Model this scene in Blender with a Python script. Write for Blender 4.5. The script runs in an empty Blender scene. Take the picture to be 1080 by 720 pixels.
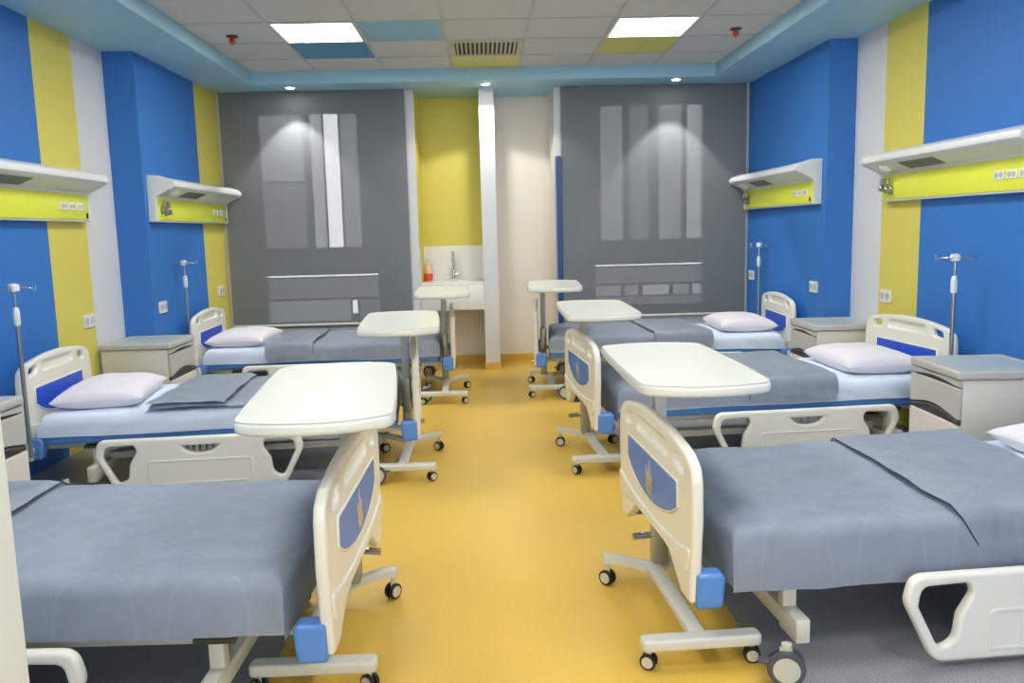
import bpy, bmesh, math, random
from mathutils import Vector, Matrix, noise
R = math.radians
random.seed(4)
sc = bpy.context.scene
C = sc.collection

# ------------------------------------------------------------------ materials
def lin(c):
    return tuple(((v / 255) / 12.92 if v / 255 <= .04045 else ((v / 255 + .055) / 1.055) ** 2.4) for v in c) + (1,)

def mat(name, rgb, rough=.5, metal=0, var=0, vscale=20, bump=0, bscale=60, coat=0, spec=.5):
    m = bpy.data.materials.new(name); m.use_nodes = True
    nt = m.node_tree; b = nt.nodes['Principled BSDF']
    b.inputs['Base Color'].default_value = lin(rgb); b.inputs['Roughness'].default_value = rough
    b.inputs['Metallic'].default_value = metal; b.inputs['Coat Weight'].default_value = coat
    b.inputs['Specular IOR Level'].default_value = spec
    if var or bump:
        tc = nt.nodes.new('ShaderNodeTexCoord')
    if var:
        n = nt.nodes.new('ShaderNodeTexNoise'); n.inputs['Scale'].default_value = vscale; n.inputs['Detail'].default_value = 4
        nt.links.new(tc.outputs['Object'], n.inputs['Vector'])
        r = nt.nodes.new('ShaderNodeValToRGB')
        r.color_ramp.elements[0].position = .3; r.color_ramp.elements[1].position = .7
        r.color_ramp.elements[0].color = lin([max(0, v * (1 - var)) for v in rgb])
        r.color_ramp.elements[1].color = lin([min(255, v * (1 + var)) for v in rgb])
        nt.links.new(n.outputs['Fac'], r.inputs['Fac']); nt.links.new(r.outputs['Color'], b.inputs['Base Color'])
    if bump:
        n2 = nt.nodes.new('ShaderNodeTexNoise'); n2.inputs['Scale'].default_value = bscale; n2.inputs['Detail'].default_value = 3
        nt.links.new(tc.outputs['Object'], n2.inputs['Vector'])
        bp = nt.nodes.new('ShaderNodeBump'); bp.inputs['Strength'].default_value = bump; bp.inputs['Distance'].default_value = .01
        nt.links.new(n2.outputs['Fac'], bp.inputs['Height']); nt.links.new(bp.outputs['Normal'], b.inputs['Normal'])
    return m

def emit(name, rgb, s):
    m = bpy.data.materials.new(name); m.use_nodes = True; nt = m.node_tree; nt.nodes.clear()
    o = nt.nodes.new('ShaderNodeOutputMaterial'); e = nt.nodes.new('ShaderNodeEmission')
    e.inputs['Color'].default_value = lin(rgb); e.inputs['Strength'].default_value = s
    nt.links.new(e.outputs[0], o.inputs[0]); return m

def screen_cloth(name, rgb, openness):            # woven roller-blind fabric: part of the light goes straight through
    m = bpy.data.materials.new(name); m.use_nodes = True; nt = m.node_tree
    b = nt.nodes['Principled BSDF']; b.inputs['Base Color'].default_value = lin(rgb); b.inputs['Roughness'].default_value = .75
    b.inputs['Specular IOR Level'].default_value = .25
    t = nt.nodes.new('ShaderNodeBsdfTransparent'); mx = nt.nodes.new('ShaderNodeMixShader')
    mx.inputs[0].default_value = openness
    nt.links.new(b.outputs[0], mx.inputs[1]); nt.links.new(t.outputs[0], mx.inputs[2])
    nt.links.new(mx.outputs[0], nt.nodes['Material Output'].inputs[0]); return m

def glass(name, tint):                            # thin pane with a tinted film
    m = bpy.data.materials.new(name); m.use_nodes = True; nt = m.node_tree; nt.nodes.clear()
    o = nt.nodes.new('ShaderNodeOutputMaterial'); t = nt.nodes.new('ShaderNodeBsdfTransparent')
    tint = tint ** .5; t.inputs[0].default_value = (tint, tint, tint, 1)   # two faces per pane
    g = nt.nodes.new('ShaderNodeBsdfGlossy'); g.inputs['Roughness'].default_value = .05
    mx = nt.nodes.new('ShaderNodeMixShader'); mx.inputs[0].default_value = .05
    nt.links.new(t.outputs[0], mx.inputs[1]); nt.links.new(g.outputs[0], mx.inputs[2]); nt.links.new(mx.outputs[0], o.inputs[0]); return m

def blanket_mat(name, rgb):                       # waffle weave with large pale diamonds
    m = bpy.data.materials.new(name); m.use_nodes = True; nt = m.node_tree; N = nt.nodes.new; L = nt.links.new
    b = nt.nodes['Principled BSDF']; b.inputs['Roughness'].default_value = .9; b.inputs['Specular IOR Level'].default_value = .15
    b.inputs['Sheen Weight'].default_value = 0
    tc = N('ShaderNodeTexCoord'); sep = N('ShaderNodeSeparateXYZ'); L(tc.outputs['Object'], sep.inputs[0])
    def math_(op, a, bb=None):
        n = N('ShaderNodeMath'); n.operation = op
        for i, v in enumerate((a, bb)):
            if v is None: continue
            if isinstance(v, (int, float)): n.inputs[i].default_value = v
            else: L(v, n.inputs[i])
        return n.outputs[0]
    def line(sign, period, width):
        s = math_('ADD', sep.outputs[0], math_('MULTIPLY', sep.outputs[1], sign))
        f = math_('FRACT', math_('DIVIDE', s, period))
        d = math_('ABSOLUTE', math_('SUBTRACT', f, .5))
        return math_('LESS_THAN', d, width)
    dm = math_('MAXIMUM', line(1.2, .31, .018), line(-1.2, .31, .018))
    wv = math_('MULTIPLY', math_('SINE', math_('MULTIPLY', sep.outputs[0], 420)), math_('SINE', math_('MULTIPLY', sep.outputs[1], 420)))
    ns = N('ShaderNodeTexNoise'); ns.inputs['Scale'].default_value = 14; ns.inputs['Detail'].default_value = 5; L(tc.outputs['Object'], ns.inputs['Vector'])
    mixn = N('ShaderNodeMixRGB'); mixn.inputs[1].default_value = lin([v * .93 for v in rgb]); mixn.inputs[2].default_value = lin([min(255, v * 1.06) for v in rgb]); L(ns.outputs['Fac'], mixn.inputs[0])
    mixd = N('ShaderNodeMixRGB'); L(math_('MULTIPLY', dm, .17), mixd.inputs[0]); L(mixn.outputs[0], mixd.inputs[1]); mixd.inputs[2].default_value = lin([min(255, v * 1.15) for v in rgb])
    L(mixd.outputs[0], b.inputs['Base Color'])
    h = math_('ADD', math_('MULTIPLY', wv, .04), math_('ADD', math_('MULTIPLY', dm, .10), math_('MULTIPLY', ns.outputs['Fac'], .8)))
    bp = N('ShaderNodeBump'); bp.inputs['Strength'].default_value = .35; bp.inputs['Distance'].default_value = .008
    L(h, bp.inputs['Height']); L(bp.outputs[0], b.inputs['Normal']); return m

M = dict(
    blue=mat('wall paint blue', (48, 116, 194), .55, bump=.05, bscale=200),
    yellow=mat('wall paint yellow', (216, 204, 94), .55, bump=.05, bscale=200),
    white=mat('wall paint white', (214, 214, 216), .6, bump=.05, bscale=200),
    cream=mat('wall paint cream', (232, 226, 214), .6, bump=.05, bscale=200),
    soffit=mat('soffit paint light blue', (158, 200, 220), .45),
    tile=mat('ceiling tile', (204, 204, 200), .8, var=.02, vscale=60, bump=.1, bscale=250),
    tbar=mat('ceiling grid bar', (186, 186, 182), .5),
    tile_lb=mat('ceiling tile light blue', (140, 190, 210), .6),
    tile_db=mat('ceiling tile deep blue', (78, 140, 180), .6),
    tile_y=mat('ceiling tile yellow', (212, 204, 110), .6),
    fyel=mat('vinyl floor yellow', (216, 178, 74), .38, var=.03, vscale=120, bump=.015, bscale=300),
    fgrey=mat('vinyl floor grey', (140, 140, 142), .42, var=.22, vscale=220, bump=.02, bscale=300),
    plastic=mat('bed plastic cream', (230, 228, 214), .32, coat=.15),
    top=mat('table laminate ivory', (220, 222, 213), .3, coat=.2),
    metal=mat('powder coated frame', (214, 210, 192), .4),
    pale=mat('base frame pale grey', (206, 206, 196), .4),
    colm=mat('column satin metal', (170, 168, 150), .35, metal=.5),
    bumper=mat('bumper blue plastic', (88, 138, 208), .35),
    insert=mat('panel insert blue', (64, 122, 204), .35),
    inseth=mat('headboard insert royal blue', (36, 84, 204), .35),
    emblem=mat('emblem beige', (196, 186, 164), .4, metal=.2),
    board=mat('platform blue vinyl', (84, 140, 204), .45),
    sheet=mat('fitted sheet pale blue', (214, 224, 240), .85, bump=.15, bscale=25, spec=.2),
    pillow=mat('pillowcase white', (224, 219, 225), .85, bump=.12, bscale=22, spec=.2),
    blanket=blanket_mat('blanket grey', (184, 193, 206)),
    fold_shade=mat('blanket hem dark', (58, 62, 74), .9),
    black=mat('rubber black', (28, 28, 30), .5),
    dgrey=mat('castor grey', (78, 80, 86), .45),
    hub=mat('castor hub', (196, 194, 180), .4),
    dplate=mat('leg plate dark olive', (74, 76, 60), .4, metal=.3),
    chrome=mat('chrome', (200, 202, 204), .15, metal=1),
    steel=mat('brushed steel', (170, 172, 170), .28, metal=.9),
    cabtop=mat('cabinet top tray', (176, 186, 188), .35),
    cabg=mat('cabinet drawer grey', (186, 184, 176), .4),
    cabw=mat('cabinet side ivory', (206, 202, 188), .4),
    cabd=mat('cabinet door pale', (222, 214, 204), .4),
    cabdark=mat('cabinet handle recess', (66, 64, 62), .5),
    unitw=mat('bed head unit white', (222, 224, 222), .35),
    unity=mat('bed head unit lime yellow', (228, 234, 72), .4),
    grille=mat('unit louvre', (140, 142, 128), .5),
    sock=mat('socket white', (232, 232, 230), .35),
    sockd=mat('socket insert', (186, 188, 190), .4),
    red=mat('sprinkler red', (196, 66, 40), .35),
    rust=mat('sprinkler plate', (96, 50, 40), .4),
    blind=screen_cloth('roller blind grey', (120, 124, 127), .10),
    rail=mat('blind bottom bar', (206, 204, 196), .4),
    wframe=mat('window frame grey', (120, 122, 124), .4),
    ceram=mat('sink white', (232, 232, 228), .2, coat=.3),
    splash=mat('splashback white', (228, 228, 226), .3),
    soap=mat('soap orange red', (232, 70, 52), .25),
    bottle=mat('soap bottle pale orange', (236, 196, 160), .3),
    cap=mat('bottle cap white', (228, 228, 222), .4),
    nblue=mat('corner guard blue', (22, 62, 120), .4),
    door=mat('door leaf cream', (246, 247, 236), .4),
    ventw=mat('vent beige', (190, 184, 160), .5), ventd=mat('vent dark', (52, 48, 40), .7),
    glow=emit('light panel diffuser', (255, 253, 246), 16),
    dl=emit('downlight lens', (255, 250, 235), 40),
    g1=glass('window film dark', .13), g2=glass('window film mid', .22), g3=glass('window clear', .80), g4=glass('window film deep', .075),
)

# ------------------------------------------------------------------ mesh helpers
def finish(me, ang=35):
    for p in me.polygons: p.use_smooth = True
    me.set_sharp_from_angle(angle=R(ang))

def link(name, me, m, parent=None, loc=None, rot=None):
    o = bpy.data.objects.new(name, me); C.objects.link(o)
    if m is not None:
        for mm in (m if isinstance(m, (list, tuple)) else [m]): me.materials.append(mm)
    if parent is not None: o.parent = parent
    if loc is not None: o.location = loc
    if rot is not None: o.rotation_euler = rot
    return o

def bm_obj(name, bm, m, parent=None, loc=None, rot=None, ang=35):
    me = bpy.data.meshes.new(name); bm.normal_update(); bm.to_mesh(me); bm.free(); finish(me, ang)
    return link(name, me, m, parent, loc, rot)

def box(bm, x0, x1, y0, y1, z0, z1, bev=0, seg=2, mi=0):
    r = bmesh.ops.create_cube(bm, size=1); vs = r['verts']
    for v in vs:
        v.co = Vector(((x0 + x1) / 2 + v.co.x * (x1 - x0), (y0 + y1) / 2 + v.co.y * (y1 - y0), (z0 + z1) / 2 + v.co.z * (z1 - z0)))
    fs = {f for v in vs for f in v.link_faces}
    for f in fs: f.material_index = mi
    if bev:
        es = list({e for v in vs for e in v.link_edges})
        bmesh.ops.bevel(bm, geom=es, offset=bev, segments=seg, affect='EDGES', profile=.5)

def tube(bm, pts, r, n=12, cap=True):
    pts = [Vector(p) for p in pts]; rs = r if isinstance(r, (list, tuple)) else [r] * len(pts)
    rings = []; up = None
    for i, p in enumerate(pts):
        t = ((pts[min(i + 1, len(pts) - 1)] - p).normalized() + (p - pts[max(i - 1, 0)]).normalized()).normalized()
        if up is None: up = t.orthogonal().normalized()
        up = (up - t * up.dot(t)).normalized(); sd = t.cross(up)
        rings.append([bm.verts.new(p + (up * math.cos(2 * math.pi * k / n) + sd * math.sin(2 * math.pi * k / n)) * rs[i]) for k in range(n)])
    for a, b in zip(rings, rings[1:]):
        for k in range(n): bm.faces.new((a[k], a[(k + 1) % n], b[(k + 1) % n], b[k]))
    if cap: bm.faces.new(rings[0][::-1]); bm.faces.new(rings[-1])

def lathe(bm, prof, ctr=(0, 0, 0), axis='Z', n=24):
    rings = []
    for r, h in prof:
        ring = []
        for k in range(n):
            a = 2 * math.pi * k / n; u, v = max(r, 1e-4) * math.cos(a), max(r, 1e-4) * math.sin(a)
            p = {'Z': (u, v, h), 'X': (h, u, v), 'Y': (v, h, u)}[axis]
            ring.append(bm.verts.new(Vector(ctr) + Vector(p)))
        rings.append(ring)
    for a, b in zip(rings, rings[1:]):
        for k in range(n): bm.faces.new((a[k], a[(k + 1) % n], b[(k + 1) % n], b[k]))
    bm.faces.new(rings[0][::-1]); bm.faces.new(rings[-1])

def rpoly(pts, rad, seg=6):
    """polygon corners -> points with rounded corners; rad is one radius or one per corner"""
    out = []; n = len(pts)
    for i in range(n):
        p0, p, p1 = Vector(pts[i - 1]), Vector(pts[i]), Vector(pts[(i + 1) % n])
        r = rad[i] if isinstance(rad, (list, tuple)) else rad
        a, b = (p0 - p), (p1 - p); la, lb = a.length, b.length
        if r <= 0: out.append(tuple(p)); continue
        a.normalize(); b.normalize(); ang = a.angle(b)
        d = min(r / math.tan(ang / 2), la * .49, lb * .49)
        s, e = p + a * d, p + b * d
        for k in range(seg + 1):
            t = k / seg; q = s * (1 - t) ** 2 + p * 2 * t * (1 - t) + e * t ** 2
            out.append((q.x, q.y))
    return out

def outline(outer, holes=(), thick=.02, bev=.004, plane='YZ', bres=2):
    """a flat shape with holes, given thickness and rounded edges.  plane YZ: (u,v)->(y,z), thickness along x; XY; XZ"""
    cu = bpy.data.curves.new('tmp', 'CURVE'); cu.dimensions = '2D'; cu.fill_mode = 'BOTH'
    cu.extrude = max(thick / 2 - bev, .0001); cu.bevel_depth = bev; cu.bevel_resolution = bres; cu.offset = -bev
    for pl in [outer] + list(holes):
        s = cu.splines.new('POLY'); s.points.add(len(pl) - 1); s.use_cyclic_u = True
        for q, (u, v) in zip(s.points, pl): q.co = (u, v, 0, 1)
    o = bpy.data.objects.new('tmp', cu); C.objects.link(o)
    dg = bpy.context.evaluated_depsgraph_get(); dg.update()
    me = bpy.data.meshes.new_from_object(o.evaluated_get(dg))
    bpy.data.objects.remove(o); bpy.data.curves.remove(cu)
    me.materials.clear()
    mt = {'YZ': Matrix(((0, 0, 1, 0), (1, 0, 0, 0), (0, 1, 0, 0), (0, 0, 0, 1))), 'XY': Matrix.Identity(4),
          'XZ': Matrix(((1, 0, 0, 0), (0, 0, -1, 0), (0, 1, 0, 0), (0, 0, 0, 1)))}[plane]
    me.transform(mt); finish(me, 40)
    return me

def rect(u0, u1, v0, v1): return [(u0, v0), (u1, v0), (u1, v1), (u0, v1)]

def thing(name, label, cat, loc=(0, 0, 0), rz=0, group=None):
    o = bpy.data.objects.new(name, None); C.objects.link(o); o.empty_display_size = .1
    o.location = loc; o.rotation_euler = (0, 0, rz); return tag(o, label, cat, group)

def tag(o, label, cat, group=None):
    o['label'] = label; o['category'] = cat
    if group: o['group'] = group
    return o

def struct(o): o['kind'] = 'structure'; return o

def copy_tree(root, loc, rz, label, group=None):
    def cp(o, par):
        c = o.copy(); C.objects.link(c)
        if par is not None: c.parent = par
        for ch in list(o.children): cp(ch, c)
        return c
    r = cp(root, None); r.location = loc; r.rotation_euler = (0, 0, rz); r['label'] = label
    if group: r['group'] = group
    return r

# ------------------------------------------------------------------ camera
H = 1.3635; pitch, yaw, roll = -.134, .0314, -.0247
F = Vector((math.sin(yaw) * math.cos(pitch), math.cos(yaw) * math.cos(pitch), math.sin(pitch)))
Rt = Vector((math.cos(yaw), -math.sin(yaw), 0)); Up = Rt.cross(F)
R2 = math.cos(roll) * Rt + math.sin(roll) * Up; U2 = -math.sin(roll) * Rt + math.cos(roll) * Up
cam = bpy.data.cameras.new('camera'); cam.sensor_width = 36; cam.lens = 873.6 / 1080 * 36; cam.clip_start = .02
co = bpy.data.objects.new('camera', cam); C.objects.link(co)
mw = Matrix((R2, U2, -F)).transposed().to_4x4(); mw.translation = (0, 0, H); co.matrix_world = mw
sc.camera = co

# ------------------------------------------------------------------ room
XL, XR, CL, CR = -2.676, 2.782, -2.4575, 2.574
YN, YC, YB, YNI = -1.6, 6.205, 8.05, 8.6          # near wall, column start, window wall, niche back
ZS, ZC = 2.689, 2.80
NL, NR = -.62, .70                                # niche sides

def quads(name, qs, mats):
    bm = bmesh.new()
    for pts, mi in qs:
        f = bm.faces.new([bm.verts.new(p) for p in pts]); f.material_index = mi
    o = bm_obj(name, bm, mats); return struct(o)

def boxes(name, bl, mats):
    bm = bmesh.new()
    for b in bl: box(bm, *b[:6], mi=b[6] if len(b) > 6 else 0)
    return struct(bm_obj(name, bm, mats))

A0, A1 = -.706, .838
boxes('floor', [(-2.9, A0, YN - .1, 8.7, -.1, 0, 1), (A0, A1, YN - .1, 8.7, -.1, 0, 0), (A1, 2.95, YN - .1, 8.7, -.1, 0, 1)], [M['fyel'], M['fgrey']])
W = [M['blue'], M['yellow'], M['white']]
boxes('wall_left', [(XL - .12, CL, YC, 7.444, 0, ZC, 0), (XL - .12, CL, 7.444, YB + .2, 0, ZC, 1)], W)
boxes('wall_left', [(XL - .12, XL, YN, 5.238, 0, ZC, 0), (XL - .12, XL, 5.238, 5.746, 0, ZC, 1), (XL - .12, XL, 5.746, YC, 0, ZC, 2)], W)
boxes('wall_right', [(XR, XR + .12, YN, 5.235, 0, ZC, 0), (XR, XR + .12, 5.235, 5.755, 0, ZC, 1), (XR, XR + .12, 5.755, YC, 0, ZC, 2)], W)
boxes('wall_right', [(CR, XR + .12, YC, YB + .2, 0, ZC, 0)], W)
WF = (-.70, 2.30, .80, 2.45)                       # opening added behind the viewer, lets sky light in as frontal fill
struct(link('wall_front', outline(rect(XL - .1, XR + .1, 0, ZC), [rect(*WF)], .12, .001, 'XZ', 1), M['white'], loc=(0, YN - .06, 0)))
wf = struct(link('window_5', outline(rect(WF[0] - .03, WF[1] + .03, WF[2] - .03, WF[3] + .03), [rect(WF[0] + .04 + k * 1.5, WF[0] + 1.46 + k * 1.5, WF[2] + .04, WF[3] - .04) for k in (0, 1)], .05, .004, 'XZ', 1), M['unitw'], loc=(0, YN + .028, 0)))
bm = bmesh.new(); box(bm, WF[0] + .02, WF[1] - .02, -.003, .003, WF[2] + .02, WF[3] - .02); bm_obj('pane', bm, M['g3'], wf)
boxes('wall_entrance', [(XL, -.80, YN, .25, 0, ZS)], M['white'])

# ceiling: tile field, grid bars, dropped light-blue border
SX0, SX1, SY1, SY0 = -2.015, 2.131, 7.6425, -1.2
boxes('ceiling', [(SX0 - .3, SX1 + .3, SY0 - .2, SY1 + .3, ZC, ZC + .05)], M['tile'])
me = outline(rect(XL - .1, XR + .1, YN - .1, 8.72), [rect(SX0, SX1, SY0, SY1)], ZC - ZS + .04, .002, 'XY', 1)
struct(link('trim_1', me, M['soffit'], loc=(0, 0, (ZS + ZC + .04) / 2)))
GX, GY = -.8353, 7.1242
bm = bmesh.new()
for i in range(-1, 5):
    x = GX + .6 * i; box(bm, x - .011, x + .011, SY0, SY1, ZC - .006, ZC + .002)
for j in range(0, 14):
    y = GY - .6 * j; box(bm, SX0, SX1, y - .011, y + .011, ZC - .0055, ZC + .002)
struct(bm_obj('trim_2', bm, M['tbar']))

def colour_tile(i, j, m, label, y1=None):
    bm = bmesh.new(); x = GX + .6 * i
    ya = GY - .6 * j; yb = y1 if y1 else ya + .6
    box(bm, x + .012, x + .588, ya + .012, yb - .012, ZC - .004, ZC + .004, .001, 1)
    tag(bm_obj('ceiling_tile', bm, m), label, 'ceiling tile')
colour_tile(0, 2, M['tile_lb'], 'light blue ceiling tile right of the left lit panel')
colour_tile(-1, 1, M['tile_db'], 'deep blue ceiling tile just behind the left lit panel')
colour_tile(3, 1, M['tile_y'], 'yellow ceiling tile just behind the right lit panel')
colour_tile(1, 0, M['tile_y'], 'yellow ceiling tile at the border behind the air vent', SY1)

def light_panel(i, j, label):
    x, y = GX + .6 * i + .3, GY - .6 * j + .3
    t = thing('ceiling_light', label, 'ceiling light', (x, y, ZC))
    link('frame', outline(rect(-.288, .288, -.288, .288), [rect(-.272, .272, -.272, .272)], .012, .002, 'XY'), M['unitw'], t, (0, 0, -.004))
    bm = bmesh.new(); box(bm, -.274, .274, -.274, .274, -.003, .002); bm_obj('diffuser', bm, M['glow'], t)
light_panel(-1, 2, 'lit square ceiling panel on the left, deep blue tile behind it')
light_panel(3, 2, 'lit square ceiling panel on the right, yellow tile behind it')
for i, j, w in ((-1, 5, 'left'), (3, 5, 'right'), (-1, 8, 'left'), (3, 8, 'right'), (-1, 11, 'left'), (3, 11, 'right')):  # unseen panel rows continuing the grid, added to brighten the near end
    light_panel(i, j, 'unseen lit square ceiling panel added %s, above the %s' % ('on the left side' if w == 'left' else 'on the right side', 'middle beds' if j == 5 else 'nearest beds' if j == 8 else 'entrance end'))

t = thing('air_vent', 'beige slatted air vent set in the white ceiling tiles', 'air vent', (GX + .9, GY - .3, ZC))
link('frame', outline(rect(-.285, .285, -.27, .27), [rect(-.245, .245, -.235, .235)], .016, .003, 'XY'), M['ventw'], t, (0, 0, -.006))
bm = bmesh.new(); box(bm, -.25, .25, -.24, .24, -.001, .002); bm_obj('backing', bm, M['ventd'], t)
for k in range(14):
    x = -.225 + k * .45 / 13
    bm = bmesh.new(); box(bm, -.008, .008, -.235, .235, -.0015, .0015)
    bm_obj('slat', bm, M['ventw'], t, (x, 0, -.0085), (0, R(24), 0))
def sprinkler(x, y, label):
    t = thing('fire_sprinkler', label, 'sprinkler', (x, y, ZC), 0, 'red ceiling sprinklers')
    bm = bmesh.new(); lathe(bm, [(.042, 0), (.045, -.008), (.02, -.016)]); bm_obj('escutcheon', bm, M['rust'], t)
    bm = bmesh.new(); lathe(bm, [(.014, -.012), (.02, -.026), (.024, -.04), (.018, -.054), (.006, -.062)]); bm_obj('head', bm, M['red'], t)
sprinkler(-1.771, 6.295, 'red fire sprinkler on the ceiling left of the left lit panel')
sprinkler(1.915, 6.33, 'red fire sprinkler on the ceiling right of the right lit panel')
def downlight(x, y, label, e, deg=80):
    t = thing('downlight', label, 'downlight', (x, y, ZS), 0, 'round downlights in the border')
    bm = bmesh.new(); lathe(bm, [(.052, 0), (.052, -.006), (.04, -.01), (.036, -.004)]); bm_obj('bezel', bm, M['unitw'], t)
    bm = bmesh.new(); lathe(bm, [(.036, -.002), (.034, -.009)]); bm_obj('lens', bm, M['dl'], t)
    l = bpy.data.lights.new('downlight_lamp', 'SPOT'); l.energy = e; l.spot_size = R(deg); l.spot_blend = .2; l.shadow_soft_size = .03; l.color = (1, .98, .94)
    lo = bpy.data.objects.new('downlight_lamp', l); C.objects.link(lo); lo.location = (x, y, ZS - .02)
downlight(-1.706, 7.797, 'glowing round downlight above the left grey blind', 30)
downlight(.061, 7.794, 'glowing round downlight above the white pier between the niches', 25, 125)
downlight(1.796, 7.738, 'glowing round downlight above the right grey blind', 30)

# window wall, niches and pier
def winwall(x0, x1, holes): return outline(rect(x0, x1, 0, ZC), [rect(*h) for h in holes], .2, .001, 'XZ', 1)
HL = [(-2.12, -1.12, 1.20, 2.52), (-2.12, -.99, .50, 1.00)]
HR = [(1.11, 2.16, 1.20, 2.55), (1.05, 2.16, .58, 1.02)]
struct(link('wall_back', winwall(CL - .05, NL, HL), M['white'], loc=(0, YB + .1, 0)))
struct(link('wall_back', winwall(NR, CR + .05, HR), M['white'], loc=(0, YB + .1, 0)))
boxes('wall_niche', [(NL - .05, .05, YNI, YNI + .1, 1.215, ZC, 1), (NL - .05, .05, YNI, YNI + .1, 0, 1.215, 0), (.05, NR + .05, YNI, YNI + .1, 0, ZC, 0)], [M['cream'], M['yellow']])
boxes('wall_niche', [(NL - .02, NL + .004, YB + .2, YNI, 0, ZC, 1)], [M['cream'], M['yellow']])
boxes('wall_niche', [(NR - .004, NR + .05, YB + .2, YNI, 0, ZC, 0)], [M['cream'], M['yellow']])
boxes('trim_3', [(NL, NL + .003, YB + .004, YB + .2, 1.215, ZS)], M['yellow'])
boxes('wall_pier', [(-.008, .135, YB, YNI, 0, ZS)], M['white'])
boxes('baseboard_back', [(NL, -.008, YNI - .012, YNI, 0, .075), (.135, NR, YNI - .012, YNI, 0, .075), (-.016, .143, YB - .008, YB, 0, .075),
                         (-.016, -.008, YB, YNI, 0, .075), (.135, .143, YB, YNI, 0, .075)], M['fyel'])
boxes('trim_4', [(.712, .762, YB - .05, YB - .004, 0, 2.045)], M['nblue'])
boxes('trim_5', [(NL + .004, -.008, YNI - .01, YNI, .87, 1.215)], M['splash'])

def window(n, x0, x1, panes, z0, z1):
    fr = outline(rect(x0 - .03, x1 + .03, z0 - .03, z1 + .03), [rect(*p[:4]) for p in panes], .02, .002, 'XZ', 1)
    w = struct(link('window_%d' % n, fr, M['wframe'], loc=(0, YB - .012, 0)))
    for p in panes:
        if p[4] is None: continue
        bm = bmesh.new(); box(bm, p[0], p[1], -.004, .004, p[2], p[3]); bm_obj('pane', bm, M[p[4]], w)
window(1, -2.12, -1.12, [(-2.08, -1.67, 1.87, 2.48, 'g1'), (-2.08, -1.67, 1.24, 1.85, 'g4'), (-1.60, -1.49, 1.24, 2.48, 'g2'), (-1.47, -1.335, 1.24, 2.48, 'g3'), (-1.315, -1.16, 1.24, 2.48, 'g1')], 1.20, 2.52)
window(2, -2.12, -.99, [(-2.09, -1.02, .962, .978, 'g3'), (-2.09, -1.02, .755, .945, 'g4'), (-2.09, -1.30, .53, .735, 'g1'), (-1.28, -1.23, .60, .73, 'g3'), (-1.21, -1.02, .53, .73, 'g4')], .50, 1.00)
window(3, 1.11, 2.16, [(1.14, 1.35, 1.24, 2.5, 'g1'), (1.42, 1.60, 1.24, 2.5, 'g4'), (1.70, 1.92, 1.24, 2.5, 'g1'), (1.97, 2.13, 1.24, 2.5, 'g2')], 1.20, 2.55)
window(4, 1.05, 2.16, [(1.08, 2.13, .99, 1.004, 'g3'), (1.08, 2.13, .82, .973, 'g4'), (1.08, 1.33, .70, .80, 'g1'), (1.36, 1.50, .70, .80, 'g1'), (1.54, 1.80, .70, .80, 'g2'), (1.84, 2.0, .70, .80, 'g1'), (2.03, 2.14, .70, .80, 'g2'), (1.08, 2.14, .61, .69, 'g4')], .58, 1.02)

def blind(x0, x1, label):
    t = thing('roller_blind', label, 'blind', ((x0 + x1) / 2, YB - .045, .49), 0, 'grey roller blinds on the window wall')
    w = (x1 - x0) / 2; bm = bmesh.new()
    n = 40; rows = []
    for k in range(n + 1):
        u = -w + 2 * w * k / n; rows.append([bm.verts.new((u, .004 * math.sin(u * 4.1), z)) for z in (.02, .7, 1.4, ZS - .49 - .001)])
    for a, b in zip(rows, rows[1:]):
        for q in range(3): bm.faces.new((a[q], b[q], b[q + 1], a[q + 1]))
    bm_obj('fabric', bm, M['blind'], t)
    bm = bmesh.new(); tube(bm, [(-w, 0, .012), (w, 0, .012)], .013); bm_obj('bottom_bar', bm, M['rail'], t)
blind(-2.42, -.70, 'tall grey roller blind left of the sink niche')
blind(.765, 2.535, 'tall grey roller blind right of the white pier')

# door leaf at the left edge of the view
bm = bmesh.new(); box(bm, 0, .93, -.02, .02, .01, 2.06, .004, 2)
d = struct(bm_obj('door_1', bm, M['door'], loc=(-.688, .28, 0), rot=(0, 0, R(92.6))))
bm = bmesh.new()
for s in (1,): tube(bm, [(.86, .018 * s, 1.02), (.86, .06 * s, 1.02), (.75, .06 * s, 1.02)], .009)
bm_obj('door_handle', bm, M['steel'], d)

# ------------------------------------------------------------------ sink niche
t = thing('sink', 'white wash basin counter under the yellow niche wall', 'sink', (-.325, YB, .60))
bm = bmesh.new(); box(bm, -.291, .317, .01, .55, .24, .27, .006); bm_obj('counter', bm, M['ceram'], t)
bm = bmesh.new(); box(bm, -.291, .317, .006, .03, 0, .242, .004); bm_obj('apron', bm, M['ceram'], t)
bm = bmesh.new(); lathe(bm, [(.20, .268), (.205, .282), (.195, .284), (.16, .274), (.03, .2705)], (0, .26, 0), n=36); bm_obj('basin', bm, M['ceram'], t)
t = thing('faucet', 'chrome swan neck tap standing behind the wash basin', 'tap', (-.31, YB + .47, .87))
bm = bmesh.new(); lathe(bm, [(.026, 0), (.026, .02), (.017, .03), (.017, .09), (.012, .1)]); bm_obj('body', bm, M['chrome'], t)
bm = bmesh.new(); tube(bm, [(0, 0, .09), (0, 0, .22)] + [(0, -.06 + .06 * math.cos(a), .22 + .06 * math.sin(a)) for a in [R(q) for q in range(15, 181, 15)]] + [(0, -.12, .19)], .013); bm_obj('spout', bm, M['chrome'], t)
bm = bmesh.new(); tube(bm, [(.01, 0, .06), (.06, -.005, .062), (.085, -.01, .09)], [.016, .014, .008]); bm_obj('lever', bm, M['chrome'], t)
t = thing('soap_bottle', 'pale bottle of red liquid soap on the sink counter', 'soap bottle', (-.565, YB + .40, .87))
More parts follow.
